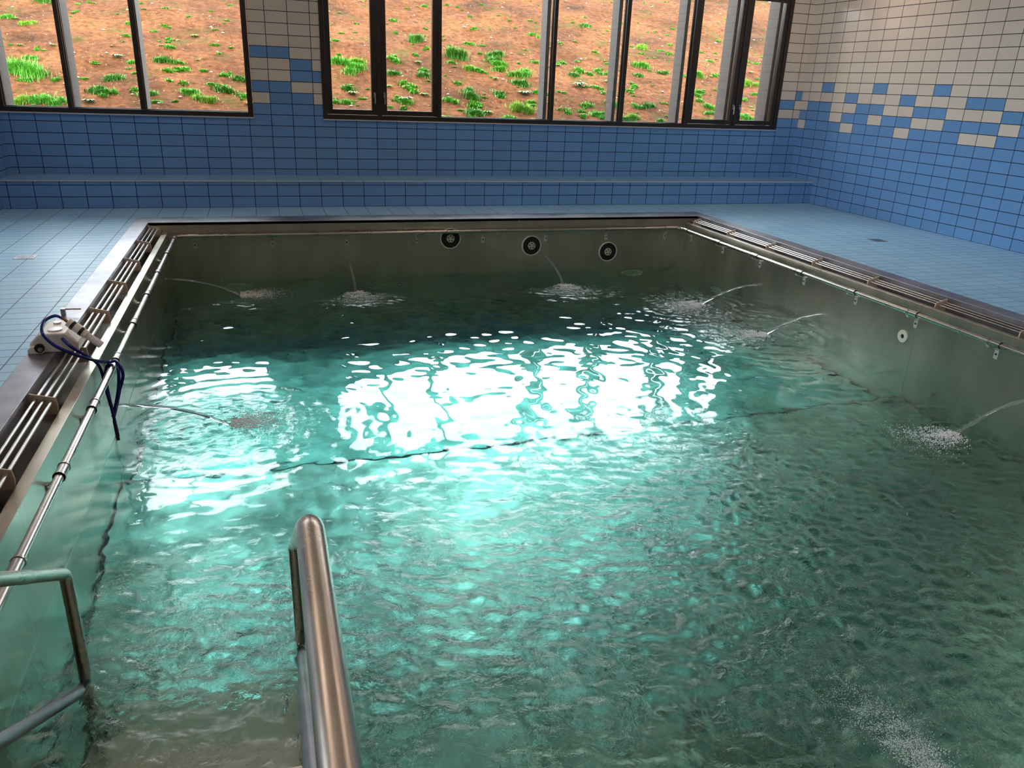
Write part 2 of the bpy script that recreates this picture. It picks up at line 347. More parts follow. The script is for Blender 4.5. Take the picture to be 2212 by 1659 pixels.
sp = nt.nodes.new('ShaderNodeSeparateColor'); L(vo.outputs['Color'], sp.inputs[0]); gt = nt.nodes.new('ShaderNodeMath'); gt.operation = 'GREATER_THAN'; gt.inputs[1].default_value = .72; L(sp.outputs[0], gt.inputs[0])
ml = nt.nodes.new('ShaderNodeMath'); ml.operation = 'MULTIPLY'; L(gt.outputs[0], ml.inputs[0]); L(r3.outputs[0], ml.inputs[1])
# thin moss in patches
n4 = noise(nt, coords(nt, loc=(5, 2, 0)), 2.2, 5, .65); r4 = ramp(nt, [(.54, (0, 0, 0, 1)), (.66, (.55, .55, .55, 1))]); L(n4.outputs[0], r4.inputs[0])
mo = nt.nodes.new('ShaderNodeMixRGB'); mo.inputs[2].default_value = out(70, 74, 22); L(r4.outputs[0], mo.inputs[0]); L(mm.outputs[0], mo.inputs[1])
mx = nt.nodes.new('ShaderNodeMixRGB'); mx.inputs[2].default_value = out(176, 150, 128); L(ml.outputs[0], mx.inputs[0]); L(mo.outputs[0], mx.inputs[1]); L(mx.outputs[0], bs.inputs['Base Color'])
bs.inputs['Roughness'].default_value = .95; bs.inputs['Specular IOR Level'].default_value = .1
bb = nt.nodes.new('ShaderNodeBump'); bb.inputs['Strength'].default_value = .9; bb.inputs['Distance'].default_value = .06; L(n2.outputs[0], bb.inputs['Height']); L(bb.outputs[0], bs.inputs['Normal'])
o = mb.build('earth_bank', sm); tag(o, 'steep bank of red-brown soil rising outside the windows', 'earth bank', kind='structure')

GRS = [plain('fresh_green_grass', out(96, 178, 26), .6), plain('mid_green_weed', out(80, 150, 34), .6), plain('grey_green_leaf', out(108, 158, 84), .6), plain('yellow_green_grass', out(132, 184, 26), .6)]
def tuft(mb, x, y, w, kind, rn):
    zb = bank_h(x, y) - .015
    def blade(px, py, ang, ln, wd, lean):
        pz = bank_h(px, py) - .01; dx, dy = math.cos(ang), math.sin(ang); nx_, ny_ = -dy * wd, dx * wd
        a = (px - nx_, py - ny_, pz); b = (px + nx_, py + ny_, pz)
        mx_, my_, mz = px + dx * ln * lean * .4, py + dy * ln * lean * .4, pz + ln * .65
        c = (mx_ - nx_ * .7, my_ - ny_ * .7, mz); d = (mx_ + nx_ * .7, my_ + ny_ * .7, mz)
        e = (px + dx * ln * lean, py + dy * ln * lean, pz + ln * (1 - .35 * lean))
        mb.add([a, b, d, c, e], [(0, 1, 2, 3), (3, 2, 4)], 0, True)
    if kind == 'r':
        n = 13
        for k in range(n):
            a = 2 * math.pi * k / n + rn.uniform(-.2, .2); ln = w * rn.uniform(.42, .6); wd = w * .07; dx, dy = math.cos(a), math.sin(a)
            p = [(x + dx * ln * t, y + dy * ln * t, zb + .02 + ln * h) for t, h in ((.08, .0), (.5, .42), (1, .3))]; ws = [wd * .4, wd, .002]
            vs = []
            for q, ww in zip(p, ws): vs += [(q[0] - dy * ww, q[1] + dx * ww, q[2]), (q[0] + dy * ww, q[1] - dx * ww, q[2])]
            mb.add(vs, [(0, 1, 3, 2), (2, 3, 5, 4)], 0, True)
        return
    hgt = {'g': .25, 'w': .20, 't': .52}[kind]; n = int({'g': 2600, 'w': 1300, 't': 2200}[kind] * min(w, .5) + 25)
    blobs = [(rn.gauss(0, .2) * w, rn.gauss(0, .14) * w) for _ in range(5)]
    for _ in range(n):
        bx_, by_ = rn.choice(blobs); r = abs(rn.gauss(0, .15)) * w; a = rn.uniform(0, 6.283)
        px, py = x + bx_ + r * math.cos(a), y + by_ + r * math.sin(a) * .7
        blade(px, py, rn.uniform(0, 6.283), hgt * w * rn.uniform(.5, 1.1) + .02, .0035 if kind != 'w' else .006, rn.uniform(.2, 1.0))
PL = [[-0.2,2.58,0.66,"g",60,150],[-0.42,3.92,0.23,"g",60,57],[-0.68,4.12,0.2,"g",20,42],[-0.37,4.76,0.24,"g",90,8],[0.16,2.39,0.15,"w",123,167],[-0.19,1.77,0.28,"g",37,215],[0.2,1.73,0.34,"g",114,220],[0.56,2.83,0.14,"w",206,137],[0.15,4.45,0.1,"w",167,30],[0.84,4.13,0.14,"w",273,55],[0.88,3.7,0.13,"g",274,82],[0.84,2.38,0.27,"g",248,172],[0.69,2.03,0.3,"w",214,198],[0.59,1.78,0.18,"r",190,218],[0.82,2.99,0.2,"r",254,128],[1.0,2.91,0.14,"w",284,135],[1.09,2.08,0.15,"w",290,197],[1.04,4.65,0.11,"r",311,27],[1.23,3.91,0.1,"w",334,72],[1.36,4.16,0.14,"w",356,58],[1.41,3.69,0.12,"g",361,87],[1.79,3.85,0.17,"r",421,80],[2.07,4.05,0.11,"w",465,70],[1.38,3.02,0.29,"g",350,130],[1.47,3.36,0.17,"g",368,108],[1.47,2.67,0.14,"g",363,155],[1.67,2.8,0.19,"w",398,147],[1.5,2.36,0.11,"w",366,178],[1.77,2.02,0.27,"g",411,205],[2.0,1.82,0.3,"g",452,222],[2.18,2.19,0.31,"w",482,195],[2.2,2.67,0.19,"w",485,160],[2.4,2.57,0.23,"w",518,168],[1.69,2.32,0.17,"w",398,182],[1.36,1.73,0.16,"g",335,226],[2.43,2.01,0.12,"g",525,210],[3.89,2.98,0.45,"g",746,150],[4.11,3.18,0.31,"g",775,138],[3.87,2.37,0.3,"w",755,191],[3.9,2.2,0.2,"r",762,203],[3.73,1.92,0.25,"g",741,223],[3.84,3.86,0.14,"w",725,95],[3.97,4.19,0.1,"g",738,77],[5.15,4.11,0.26,"t",898,90],[4.94,4.97,0.2,"w",851,43],[5.61,5.69,0.15,"w",917,13],[4.68,3.44,0.11,"w",851,126],[4.59,2.86,0.24,"g",851,162],[4.68,2.59,0.2,"w",871,180],[4.99,2.85,0.28,"w",908,165],[5.04,3.29,0.16,"r",903,137],[4.79,2.31,0.2,"w",894,200],[4.6,2.02,0.26,"r",874,220],[4.45,2.42,0.13,"r",842,191],[5.74,3.52,0.37,"t",992,128],[6.33,3.68,0.38,"g",1062,122],[6.38,3.4,0.3,"g",1078,139],[6.06,4.15,0.19,"w",1013,94],[6.28,4.79,0.16,"w",1021,62],[5.6,2.27,0.38,"g",1013,207],[5.28,2.11,0.24,"g",972,217],[5.52,2.63,0.14,"g",989,182],[6.66,3.05,0.37,"g",1128,162],[6.51,2.75,0.36,"w",1120,180],[6.52,2.44,0.25,"r",1134,200],[6.36,1.96,0.44,"g",1131,232],[7.36,4.62,0.2,"w",1154,78],[7.03,3.57,0.17,"g",1154,133],[6.11,2.41,0.27,"w",1079,200],[6.02,3.08,0.16,"g",1042,156],[5.56,1.78,0.4,"w",1024,242],[6.13,2.95,0.1,"w",1062,165],[8.57,5.26,0.24,"w",1264,55],[7.88,3.77,0.11,"w",1249,127],[8.32,4.13,0.16,"w",1284,110],[7.51,2.67,0.32,"r",1252,190],[7.62,3.13,0.23,"w",1245,162],[7.88,3.22,0.19,"w",1273,158],[7.54,3.68,0.19,"w",1212,130],[7.41,3.45,0.15,"r",1206,142],[8.12,3.35,0.23,"g",1296,152],[7.79,2.63,0.21,"w",1290,194],[7.46,2.12,0.21,"g",1273,226],[7.0,1.93,0.21,"w",1220,237],[7.52,1.8,0.21,"g",1296,248],[9.36,4.42,0.27,"g",1385,101],[9.01,3.65,0.34,"g",1385,140],[8.77,3.2,0.25,"w",1380,164],[9.72,4.33,0.14,"w",1429,108],[9.81,4.14,0.15,"g",1447,118],[9.34,3.36,0.25,"w",1437,158],[8.42,2.12,0.28,"w",1395,230],[8.34,2.57,0.19,"w",1360,200],[8.02,1.74,0.28,"g",1365,254],[8.49,2.73,0.19,"g",1371,191],[9.95,3.24,0.19,"t",1511,168],[10.49,3.87,0.15,"w",1534,136],[10.31,3.32,0.16,"w",1546,165],[9.68,2.64,0.23,"g",1516,202],[9.46,1.98,0.21,"w",1530,243],[11.27,4.99,0.14,"w",1553,85],[10.88,3.11,0.29,"g",1620,180],[11.35,4.02,0.15,"w",1614,133],[11.51,3.96,0.12,"w",1634,137],[10.05,1.82,0.25,"g",1611,256],[10.71,2.7,0.11,"w",1628,203]]
panes = [(-500, 140, 'first pane of the left window'), (140, 300, 'second pane of the left window'), (300, 600, 'third pane of the left window'), (600, 815, 'left casement of the right window'), (815, 945, 'second casement of the right window'), (945, 1185, 'widest pane of the right window'), (1185, 1345, 'narrow pane right of the widest one'), (1345, 1490, 'pane left of the right-hand casements'), (1490, 1590, 'third casement of the right window'), (1590, 3000, 'last casement at the far right')]
big = []; small = []
for i, (x, y, w, k, px, py) in enumerate(PL): (big if (w >= .23 or (k == 'r' and w > .17)) else small).append((x, y, w, k, px, py, i))
desc = {}
for e in big:
    x, y, w, k, px, py, i = e
    form = {'g': 'grass tuft', 'w': 'leafy weed', 'r': 'star-shaped leaf rosette', 't': 'tall bushy weed'}[k]; size = 'broad' if w > .33 else ('medium' if w > .26 else 'small')
    pane = next(p[2] for p in panes if p[0] <= px < p[1]); desc.setdefault((size, form, pane), []).append(e)
for (size, form, pane), es in desc.items():
    es.sort(key=lambda e: e[5])
    words = [''] if len(es) == 1 else (['upper ', 'lower '] if len(es) == 2 else (['topmost ', 'middle ', 'lowest '] if len(es) == 3 else ['topmost ', 'second highest ', 'third highest ', 'fourth highest ', 'fifth highest '][:len(es)]))
    for wd, e in zip(words, es):
        x, y, w, k, px, py, i = e; rn = random.Random(i); m = MB(); tuft(m, x, y, w, k, rn)
        gm = GRS[2] if k == 'r' else (GRS[[0, 3, 0, 1][i % 4]] if k == 'g' else GRS[1])
        o = m.build({'g': 'grass_tuft', 'w': 'leafy_weed', 'r': 'leaf_rosette', 't': 'tall_weed'}[k], gm)
        tag(o, ('%s%s green %s on the bank, %s' % (wd, size, form, pane)), {'g': 'grass', 'w': 'weed', 'r': 'weed', 't': 'weed'}[k], 'plants on the earth bank')
m = MB(); rn = random.Random(99)
for e in small: tuft(m, e[0], e[1], e[2], e[3], rn)
for _ in range(520):
    x = rn.uniform(-1.5, 14); y = 1.35 + 6 * rn.random() ** 1.9; tuft(m, x, y, rn.uniform(.05, .10) + .16 * rn.random() ** 3 * max(0, 1 - (y - 1.3) / 3.5), rn.choice('wggwr'), rn)
for _ in range(46):
    x = rn.uniform(-1.2, 12); y = 1.45 + 1.9 * rn.random() ** 1.3; tuft(m, x, y, rn.uniform(.14, .30), rn.choice('gw'), rn)
tag(m.build('small_weeds', GRS[0]), 'tiny green weeds scattered all over the soil bank', 'weeds', kind='stuff')
m = MB()
for _ in range(420):
    x = rn.uniform(-1.5, 15); y = rn.uniform(1.4, 7.4); r = rn.uniform(.008, .03); z = bank_h(x, y) + r * .3
    vs = [(x + r * rn.uniform(.7, 1.3) * a, y + r * rn.uniform(.7, 1.3) * b_, z + r * .7 * rn.uniform(.7, 1.3) * c) for a, b_, c in ((1, 0, 0), (-1, 0, 0), (0, 1, 0), (0, -1, 0), (0, 0, 1), (0, 0, -1))]
    m.add(vs, [(0, 2, 4), (2, 1, 4), (1, 3, 4), (3, 0, 4), (2, 0, 5), (1, 2, 5), (3, 1, 5), (0, 3, 5)])
tag(m.build('loose_stones', plain('pale_stone', out(160, 138, 120), .8)), 'small pale stones lying loose on the soil bank', 'stones', kind='stuff')

# ------------------------------------------------------------------ steel pool
pool = empty('steel_pool', (4.6, -4.8, 0)); tag(pool, 'sunken rectangular stainless steel pool with overflow gutters on both sides', 'pool')
ZF, ZN, YE = -1.62, -1.34, -4.84                           # far floor, near floor, floor edge
gut = lambda mb, x0, x1: mb.box(x0, x1, PYF, PYB - .002, -.36, -.34)
MB().box(PXL - .053, PXL, PYF, PYB, -1.7, -.10).build('left_weir_wall', M['steel_wall'], pool, .002)
MB().box(PXR, PXR + .05, PYF, PYB, -1.7, -.075).build('right_weir_wall', M['steel_wall'], pool, .002)
MB().box(CX0 + .001, CX1 - .001, PYB, PYB + .06, -1.7, -.003).build('far_wall', M['steel_wall'], pool)
MB().box(CX0 + .001, CX1 - .001, PYF - .06, PYF, -1.7, -.003).build('near_wall', M['steel_wall'], pool)
for a_, b_ in ((1.45, PXL - .05), (PXR + .04, 7.74)):
    mb = MB(); gut(mb, a_, b_); mb.build('gutter_floor', M['steel_wall'], pool)
mb = MB(); mb.box(CX0, 1.457, CY0, CY1, -.40, .003); mb.build('left_coping', M['steel_cope'], pool, .003)
mb = MB(); mb.box(7.738, CX1, CY0, CY1, -.40, .003); mb.build('right_coping', M['steel_cope'], pool, .003)
mb = MB(); mb.box(1.457, 7.738, PYB, CY1, -.03, .003); mb.build('far_coping', M['steel_cope'], pool, .003)
mb = MB(); mb.box(1.457, 7.738, CY0, PYF, -.03, .003); mb.build('near_coping', M['steel_cope'], pool, .003)
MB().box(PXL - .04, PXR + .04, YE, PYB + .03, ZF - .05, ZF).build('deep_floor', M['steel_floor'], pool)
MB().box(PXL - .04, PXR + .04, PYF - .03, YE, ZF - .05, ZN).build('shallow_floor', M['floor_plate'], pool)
MB().box(PXR - .0025, PXR + .001, -4.845, -4.837, -1.6, -.075).build('weld_seam', M['weld'], pool)
MB().box(PXR - .0025, PXR + .001, -7.9, -7.892, -1.3, -.075).build('weld_seam', M['weld'], pool)
MB().box(5.396, 5.404, PYB - .0025, PYB + .001, -1.6, -.01).build('weld_seam', M['weld'], pool)
MB().box(2.10, 2.104, PYB - .0015, PYB + .001, -1.6, -.01).build('weld_seam', M['weld'], pool)
MB().box(PXL - .001, PXL + .0025, -4.845, -4.837, -1.6, -.1).build('weld_seam', M['weld'], pool)
MB().box(PXR - .003, PXR + .001, PYB - .004, PYB, -1.6, -.1).build('weld_seam', M['weld'], pool)
MB().box(PXL - .001, PXL + .003, PYB - .004, PYB, -1.6, -.1).build('weld_seam', M['weld'], pool)
MB().box(4.6, 4.603, YE + .001, PYB, ZF, ZF + .001).build('floor_seam', M['dark'], pool)
for nm_, b_ in (('edge_joint', (PXL, PXR, YE - .012, YE + .004, ZN - .02, ZN + .006)), ('left_joint', (PXL, PXL + .014, PYF, YE, ZN, ZN + .008)), ('right_joint', (PXR - .014, PXR, PYF, YE, ZN, ZN + .008)), ('left_joint', (PXL, PXL + .014, YE, PYB, ZF, ZF + .008)), ('right_joint', (PXR - .014, PXR, YE, PYB, ZF, ZF + .008))):
    MB().box(*b_).build(nm_, M['dark'], pool)
for y in (-1.75, -2.9, -4.0, -5.1, -6.2): MB().prism([(1.46, -.34), (1.52, -.34), (1.545, -.30), (1.50, -.27), (1.46, -.30)], 'y', y - .03, y + .03).build('gutter_stop', M['white_pl'], pool, .006)

# steps between the handrails
st = empty('pool_steps', (2.23, -8.6, 0)); tag(st, 'submerged beige steps leading down between the two handrails', 'steps')
M['step'] = plain('ribbed_step', srgb(225, 205, 188), .55)
nt = M['step'].node_tree; wv = nt.nodes.new('ShaderNodeTexWave'); wv.bands_direction = 'Y'; wv.inputs['Scale'].default_value = 18; nt.links.new(coords(nt), wv.inputs['Vector']); bp1 = nt.nodes.new('ShaderNodeBump'); bp1.inputs['Strength'].default_value = .5; bp1.inputs['Distance'].default_value = .004; nt.links.new(wv.outputs[0], bp1.inputs['Height']); nt.links.new(bp1.outputs[0], nt.nodes['Principled BSDF'].inputs['Normal'])
for k in range(-2, 5):
    y1 = -7.37 - .273 * k; z = -.80 + .18 * k
    MB().box(1.90, 2.585, max(y1 - .30, PYF + .002), y1, z - .04, z).build('tread', M['step'], st, .006)
    MB().box(1.90, 2.585, y1 - .02, y1 - .012, z - .18, z - .04).build('riser', M['step'], st)
MB().prism([(-8.9, -.20), (-8.9, -.05), (-8.6, .0), (-6.75, -1.20), (-6.75, -1.34), (-7.0, -1.34)], 'x', 2.586, 2.598).build('stringer', M['steel_wall'], st)
MB().prism([(-8.9, -.20), (-8.9, -.05), (-8.6, .0), (-6.75, -1.20), (-6.75, -1.34), (-7.0, -1.34)], 'x', 1.886, 1.898).build('stringer', M['steel_wall'], st)

# ------------------------------------------------------------------ water
SRC = [(2.30, -1.585, 1.1), (3.44, -1.665, 1.7), (5.74, -1.665, 1.7), (6.90, -2.68, 1.5), (6.965, -3.746, 1.2), (2.293, -4.82, 1.0), (6.926, -5.99, .9), (4.65, -7.75, 1.8), (2.35, -6.9, .5)]
step = .0125
gx = np.arange(PXL - .006, PXR + .006 + step, step); gy = np.arange(PYF - .006, PYB + .006 + step, step)
X, Y = np.meshgrid(gx, gy); H = np.zeros_like(X); rs = np.random.RandomState(7)
def ambient(lmin, lmax, n, slope, seed, dirs=None):
    r_ = np.random.RandomState(seed); out = np.zeros_like(X)
    for _ in range(n):
        lam = math.exp(r_.uniform(math.log(lmin), math.log(lmax))); a = r_.uniform(0, 2 * math.pi) if dirs is None else r_.normal(dirs, .6); k = 2 * math.pi / lam
        out += slope / k * np.sin(k * (X * math.cos(a) + Y * math.sin(a)) + r_.uniform(0, 6.28))
    return out / math.sqrt(n) * 1.4
warp = ambient(.5, 1.6, 10, 1.0, 21) * .35
for sx, sy, a in SRC:
    R = np.sqrt((X - sx) ** 2 + (Y - sy) ** 2) + 1e-6; th_ = np.arctan2(Y - sy, X - sx)
    for lam, sl, Ld, s0 in ((.075, .10, .38, 0), (.12, .085, .62, 1), (.19, .05, 1.0, 2)):
        k = 2 * math.pi / lam; ph = rs.uniform(0, 6.28)
        H += a * sl / k * np.exp(-R / Ld) * np.cos(k * (R + warp * (.25 + .3 * s0)) + ph + 1.2 * np.sin(3 * th_ + s0)) * np.minimum(R / .05, 1)
H += ambient(.10, .30, 26, .028, 5) + ambient(.35, 1.1, 14, .020, 6)
# turbulence: strongest beside each falling jet and in the near right corner
chop = np.zeros_like(X)
for sx, sy, a in SRC: chop += a * np.exp(-(((X - sx) ** 2 + (Y - sy) ** 2) / (.48 ** 2)))
chop += 1.35 * np.exp(-(((X - 4.2) / 1.9) ** 2 + ((Y + 7.3) / 1.0) ** 2)) + .5 * np.exp(-(((X - 5.6) / 1.2) ** 2 + ((Y + 6.3) / .8) ** 2))
chop += .9 * np.exp(-(((X - 2.4) / .6) ** 2 + ((Y + 7.2) / .5) ** 2))
chop = np.clip(chop, 0, 1.7)
H += chop * (ambient(.035, .07, 40, .13, 8) + ambient(.07, .16, 24, .15, 9))
H = H - H.mean()
ny_, nx_ = X.shape; vs = np.stack([X.ravel(), Y.ravel(), (WL + H).ravel()], 1)
idx = np.arange(nx_ * ny_).reshape(ny_, nx_); q = np.stack([idx[:-1, :-1].ravel(), idx[:-1, 1:].ravel(), idx[1:, 1:].ravel(), idx[1:, :-1].ravel()], 1)
base = nx_ * ny_; ring = list(idx[0, :]) + list(idx[1:, -1]) + list(idx[-1, -2::-1]) + list(idx[-2:0:-1, 0]); nr = len(ring)
zb = ZF - .06
verts = [tuple(v) for v in vs.tolist()] + [(float(vs[i][0]), float(vs[i][1]), zb) for i in ring]
faces = [tuple(f) for f in q.tolist()] + [(int(ring[(i + 1) % nr]), int(ring[i]), base + i, base + (i + 1) % nr) for i in range(nr)] + [tuple(base + i for i in range(nr - 1, -1, -1))]
me = bpy.data.meshes.new('pool_water'); me.from_pydata(verts, [], faces); me.update()
me.polygons.foreach_set('use_smooth', [True] * len(q) + [False] * (len(faces) - len(q)))
at = me.attributes.new('chop', 'FLOAT', 'POINT'); at.data.foreach_set('value', list(chop.ravel()) + [0.0] * nr)
wm = bpy.data.materials.new('clear_teal_water'); wm.use_nodes = True; nt = wm.node_tree; nt.nodes.clear(); L = nt.links.new
out = nt.nodes.new('ShaderNodeOutputMaterial'); gl = nt.nodes.new('ShaderNodeBsdfGlass'); gl.inputs['IOR'].default_value = 1.33; gl.inputs['Roughness'].default_value = 0.0; L(gl.outputs[0], out.inputs[0])
va = nt.nodes.new('ShaderNodeVolumeAbsorption'); va.inputs['Color'].default_value = (.26, .95, .915, 1); va.inputs['Density'].default_value = .75; L(va.outputs[0], out.inputs['Volume'])
an = nt.nodes.new('ShaderNodeAttribute'); an.attribute_name = 'chop'
nz = noise(nt, coords(nt, (1, 1, 1)), 34, 4, .6); nz.inputs['Distortion'].default_value = .6
mu = nt.nodes.new('ShaderNodeMath'); mu.operation = 'MULTIPLY'; L(an.outputs['Fac'], mu.inputs[0]); L(nz.outputs[0], mu.inputs[1])
bu = nt.nodes.new('ShaderNodeBump'); bu.inputs['Strength'].default_value = .6; bu.inputs['Distance'].default_value = .008; L(mu.outputs[0], bu.inputs['Height']); L(bu.outputs[0], gl.inputs['Normal'])
me.materials.append(wm)
wo = link(bpy.data.objects.new('pool_water', me)); tag(wo, 'rippled clear turquoise water filling the steel pool', 'water', kind='stuff')

# jets of water and the froth where they land
jm = bpy.data.materials.new('falling_water'); jm.use_nodes = True; nt = jm.node_tree; bs = nt.nodes['Principled BSDF']; bs.inputs['Transmission Weight'].default_value = .92; bs.inputs['IOR'].default_value = 1.33; bs.inputs['Roughness'].default_value = .05; bs.inputs['Base Color'].default_value = (.9, .93, .96, 1)
fm = plain('white_froth', srgb(240, 234, 236), .35)
JETS = [((PXL, -1.60, -.44), (2.30, -1.585), 'thin water jet from the left pool wall near the far corner', 'froth where the far left jet lands'),
        ((PXL, -4.82, -.44), (2.293, -4.82), 'thin water jet from the left pool wall below the blue hose', 'froth where the jet below the blue hose lands'),
        ((3.435, PYB, -.44), (3.44, -1.665), 'left one of the two jets from the far pool wall', 'froth below the left far-wall jet'),
        ((5.745, PYB, -.45), (5.74, -1.665), 'right one of the two jets from the far pool wall, between round fittings', 'froth below the right far-wall jet'),
        ((PXR, -2.60, -.465), (6.90, -2.68), 'water jet from the right pool wall nearest the far corner', 'froth where the jet nearest the far right corner lands'),
        ((PXR, -3.73, -.465), (6.965, -3.746), 'middle water jet arching out of the right pool wall', 'froth where the middle right-wall jet lands'),
        ((PXR, -5.95, -.45), (6.926, -5.99), 'water jet at the right edge of the photo, nearest the camera', 'froth patch at the end of the nearest right-wall jet')]
rn = random.Random(11)
def froth(cx, cy, dx, dy, ln, wd, n, label, rs_=1.0):
    m = MB()
    for _ in range(n):
        t = abs(rn.gauss(0, .5)); s = rn.gauss(0, .35) * (.4 + t)
        x = cx + dx * t * ln - dy * s * wd; y = cy + dy * t * ln + dx * s * wd; r = rs_ * rn.uniform(.0015, .0042) * max(.45, 1.15 - .5 * t)
        z = WL + float(H[min(max(int((y - gy[0]) / step), 0), ny_ - 1), min(max(int((x - gx[0]) / step), 0), nx_ - 1)]) + r * .4 + abs(rn.gauss(0, .006)) * max(0, 1 - t)
        vs = [(x + r, y, z), (x - r, y, z), (x, y + r, z), (x, y - r, z), (x, y, z + r), (x, y, z - r)]
        m.add(vs, [(0, 2, 4), (2, 1, 4), (1, 3, 4), (3, 0, 4), (2, 0, 5), (1, 2, 5), (3, 1, 5), (0, 3, 5)], 0, True)
    tag(m.build('water_froth', fm), label, 'froth', 'froth patches under the jets', 'stuff')
for (sx, sy, sz), (ex, ey), lab, flab in JETS:
    j = empty('water_jet', (sx, sy, sz)); tag(j, lab, 'water jet', 'thin wall jets')
    d = Vector((ex - sx, ey - sy, 0)); n_ = Vector((-d.y, d.x, 0)).normalized()
    for s in (-1, 1):
        pts = []; rr = []
        for k in range(25):
            t = k / 24; pts.append(Vector((sx, sy, sz)) + d * t + Vector((0, 0, (WL - sz) * t * t)) + n_ * s * .006 * (1 + .4 * math.sin(9 * t + s))); rr.append(.0068 + .0016 * math.sin(17 * t + s * 2))
        MB().tube(pts, rr, 10).build('water_strand', jm, j)
    dd = d.normalized(); off = dd * .0; ax = 0 if abs(dd.x) > .5 else 1
    mb = MB(); P0 = Vector((sx, sy, sz)); mb.tube([P0 - dd * .006, P0 + dd * .004], .016, 16)
    nzl = mb.build('jet_nozzle', M['steel_bright']); tag(nzl, 'small round nozzle in the pool wall feeding the ' + lab.split(' water jet')[0] if False else flab.replace('froth ', '').replace('where ', '').replace('patch ', '') , 'nozzle', 'wall nozzles')
    mb = MB()
    for k in range(3):
        a = 2.09 * k + .5; u = Vector((0, 0, 1)); v = dd.cross(u); c = P0 + (u * math.cos(a) + v * math.sin(a)) * .009; mb.tube([c, c + dd * .0048], .003, 8)
    mb.build('nozzle_hole', M['dark'], nzl)
    froth(ex, ey, dd.x, dd.y, .46, .30, 1900, flab, 1.15)
froth(4.60, -8.30, -.05, .97, .60, .20, 7000, 'long streak of froth at the bottom right, no jet above it', .5)

# ------------------------------------------------------------------ wall handrail running round the pool
RZ, RR = -.125, .0185; RXL, RXR, RYB = 1.707, 7.447, -1.07
hr = empty('wall_handrail', (4.6, -1.07, RZ)); tag(hr, 'long steel tube handrail running round three sides of the pool wall', 'handrail')
pts = fillet([(RXL, -8.45, RZ), (RXL, RYB, RZ), (RXR, RYB, RZ), (RXR, -8.45, RZ)], .05, 10)
MB().tube(pts, RR, 24).build('rail_tube', M['steel_pipe'], hr)
def sleeve(p, d):
    p = Vector(p); d = Vector(d); m = MB(); hl = .05
    m.tube([p - d * hl, p + d * hl], RR + .004, 24); m.tube([p - d * hl, p - d * (hl - .008)], RR + .007, 24); m.tube([p + d * (hl - .008), p + d * hl], RR + .007, 24)
    s = m.build('sleeve', M['steel_bright'], hr)
def bracket(p, d, nrm):
    """p rail centre, d along rail, nrm unit vector from the wall into the pool"""
    p = Vector(p); d = Vector(d); nrm = Vector(nrm); q = p + d * .045
    if abs(nrm.x) > .5: w = (PXL if nrm.x > 0 else PXR); wp = Vector((w, q.y, 0))
    else: wp = Vector((q.x, PYB, 0))
    m = MB(); a = wp + Vector((0, 0, -.205)); hw = d * .017
    c = [a - hw, a + hw]; z0, z1 = -.27, -.195; t = nrm * .006
    vs = [Vector((v.x, v.y, z)) + o for z in (z0, z1) for o in (Vector((0, 0, 0)), t) for v in c]
    m.add(vs, [(0, 1, 3, 2), (4, 6, 7, 5), (0, 4, 5, 1), (2, 3, 7, 6), (0, 2, 6, 4), (1, 5, 7, 3)])
    e = Vector((p.x, p.y, RZ - RR + .003)) + d * .045; s0 = Vector((wp.x, wp.y, -.20)) + t
    for u0, u1 in ((s0, Vector((e.x, e.y, -.172)) - nrm * .02), (Vector((e.x, e.y, -.172)) - nrm * .02, e)):
        dv = Vector((0, 0, .003)); w2 = d * .013
        m.add([u0 - w2 - dv, u0 + w2 - dv, u1 + w2 - dv, u1 - w2 - dv, u0 - w2 + dv, u0 + w2 + dv, u1 + w2 + dv, u1 - w2 + dv], [(0, 3, 2, 1), (4, 5, 6, 7), (0, 1, 5, 4), (1, 2, 6, 5), (2, 3, 7, 6), (3, 0, 4, 7)])
    b = m.build('bracket', M['bracket'], hr)
    bp0 = Vector((wp.x, wp.y, -.235)) + t; MB().tube([bp0, bp0 + nrm * .004], .0085, 6).build('bolt', M['dark'], b)
for y in (-1.22, -1.93, -2.69, -3.41, -4.16, -4.88, -5.61, -6.33, -7.05, -7.75): sleeve((RXL, y, RZ), (0, 1, 0)); bracket((RXL, y, RZ), (0, 1, 0), (1, 0, 0))
for x in (1.876, 2.649, 3.427, 4.203, 4.973, 5.742, 6.517, 7.305): sleeve((x, RYB, RZ), (1, 0, 0)); bracket((x - .045, RYB, RZ), (1, 0, 0), (0, -1, 0))
for y in (-1.24, -1.97, -2.71, -3.455, -4.19, -4.90, -5.67, -6.43, -7.2): sleeve((RXR, y, RZ), (0, 1, 0)); bracket((RXR, y + .02, RZ), (0, 1, 0), (-1, 0, 0))

# ------------------------------------------------------------------ gutter grates: three rods through divider plates
def grate(name, poly, rods, label, nrod_r):
    g = empty(name, (poly[0][0], -4.8, -.05)); tag(g, label, 'gutter grate', 'overflow gutter grates')
    for x, z in rods: MB().tube([(x, PYF + .05, z), (x, -1.03, z)], nrod_r, 14).build('rod', M['steel_rod'], g)
    for k in range(10):
        y = -1.09 - .767 * k; MB().prism(poly, 'y', y - .004, y + .004).build('divider_plate', M['plate'], g, .001)
grate('gutter_grate', [(1.461, -.006), (1.570, -.034), (1.575, -.075), (1.570, -.12), (1.461, -.12)], [(1.484, -.036), (1.517, -.043), (1.550, -.051)], 'left gutter grate, three rods under the bone-coloured sensor box', .0078)
grate('gutter_grate', [(7.734, -.010), (7.625, -.040), (7.622, -.085), (7.630, -.12), (7.734, -.12)], [(7.712, -.038), (7.679, -.046), (7.646, -.054)], 'right gutter grate, three rods along the right-hand coping', .0068)

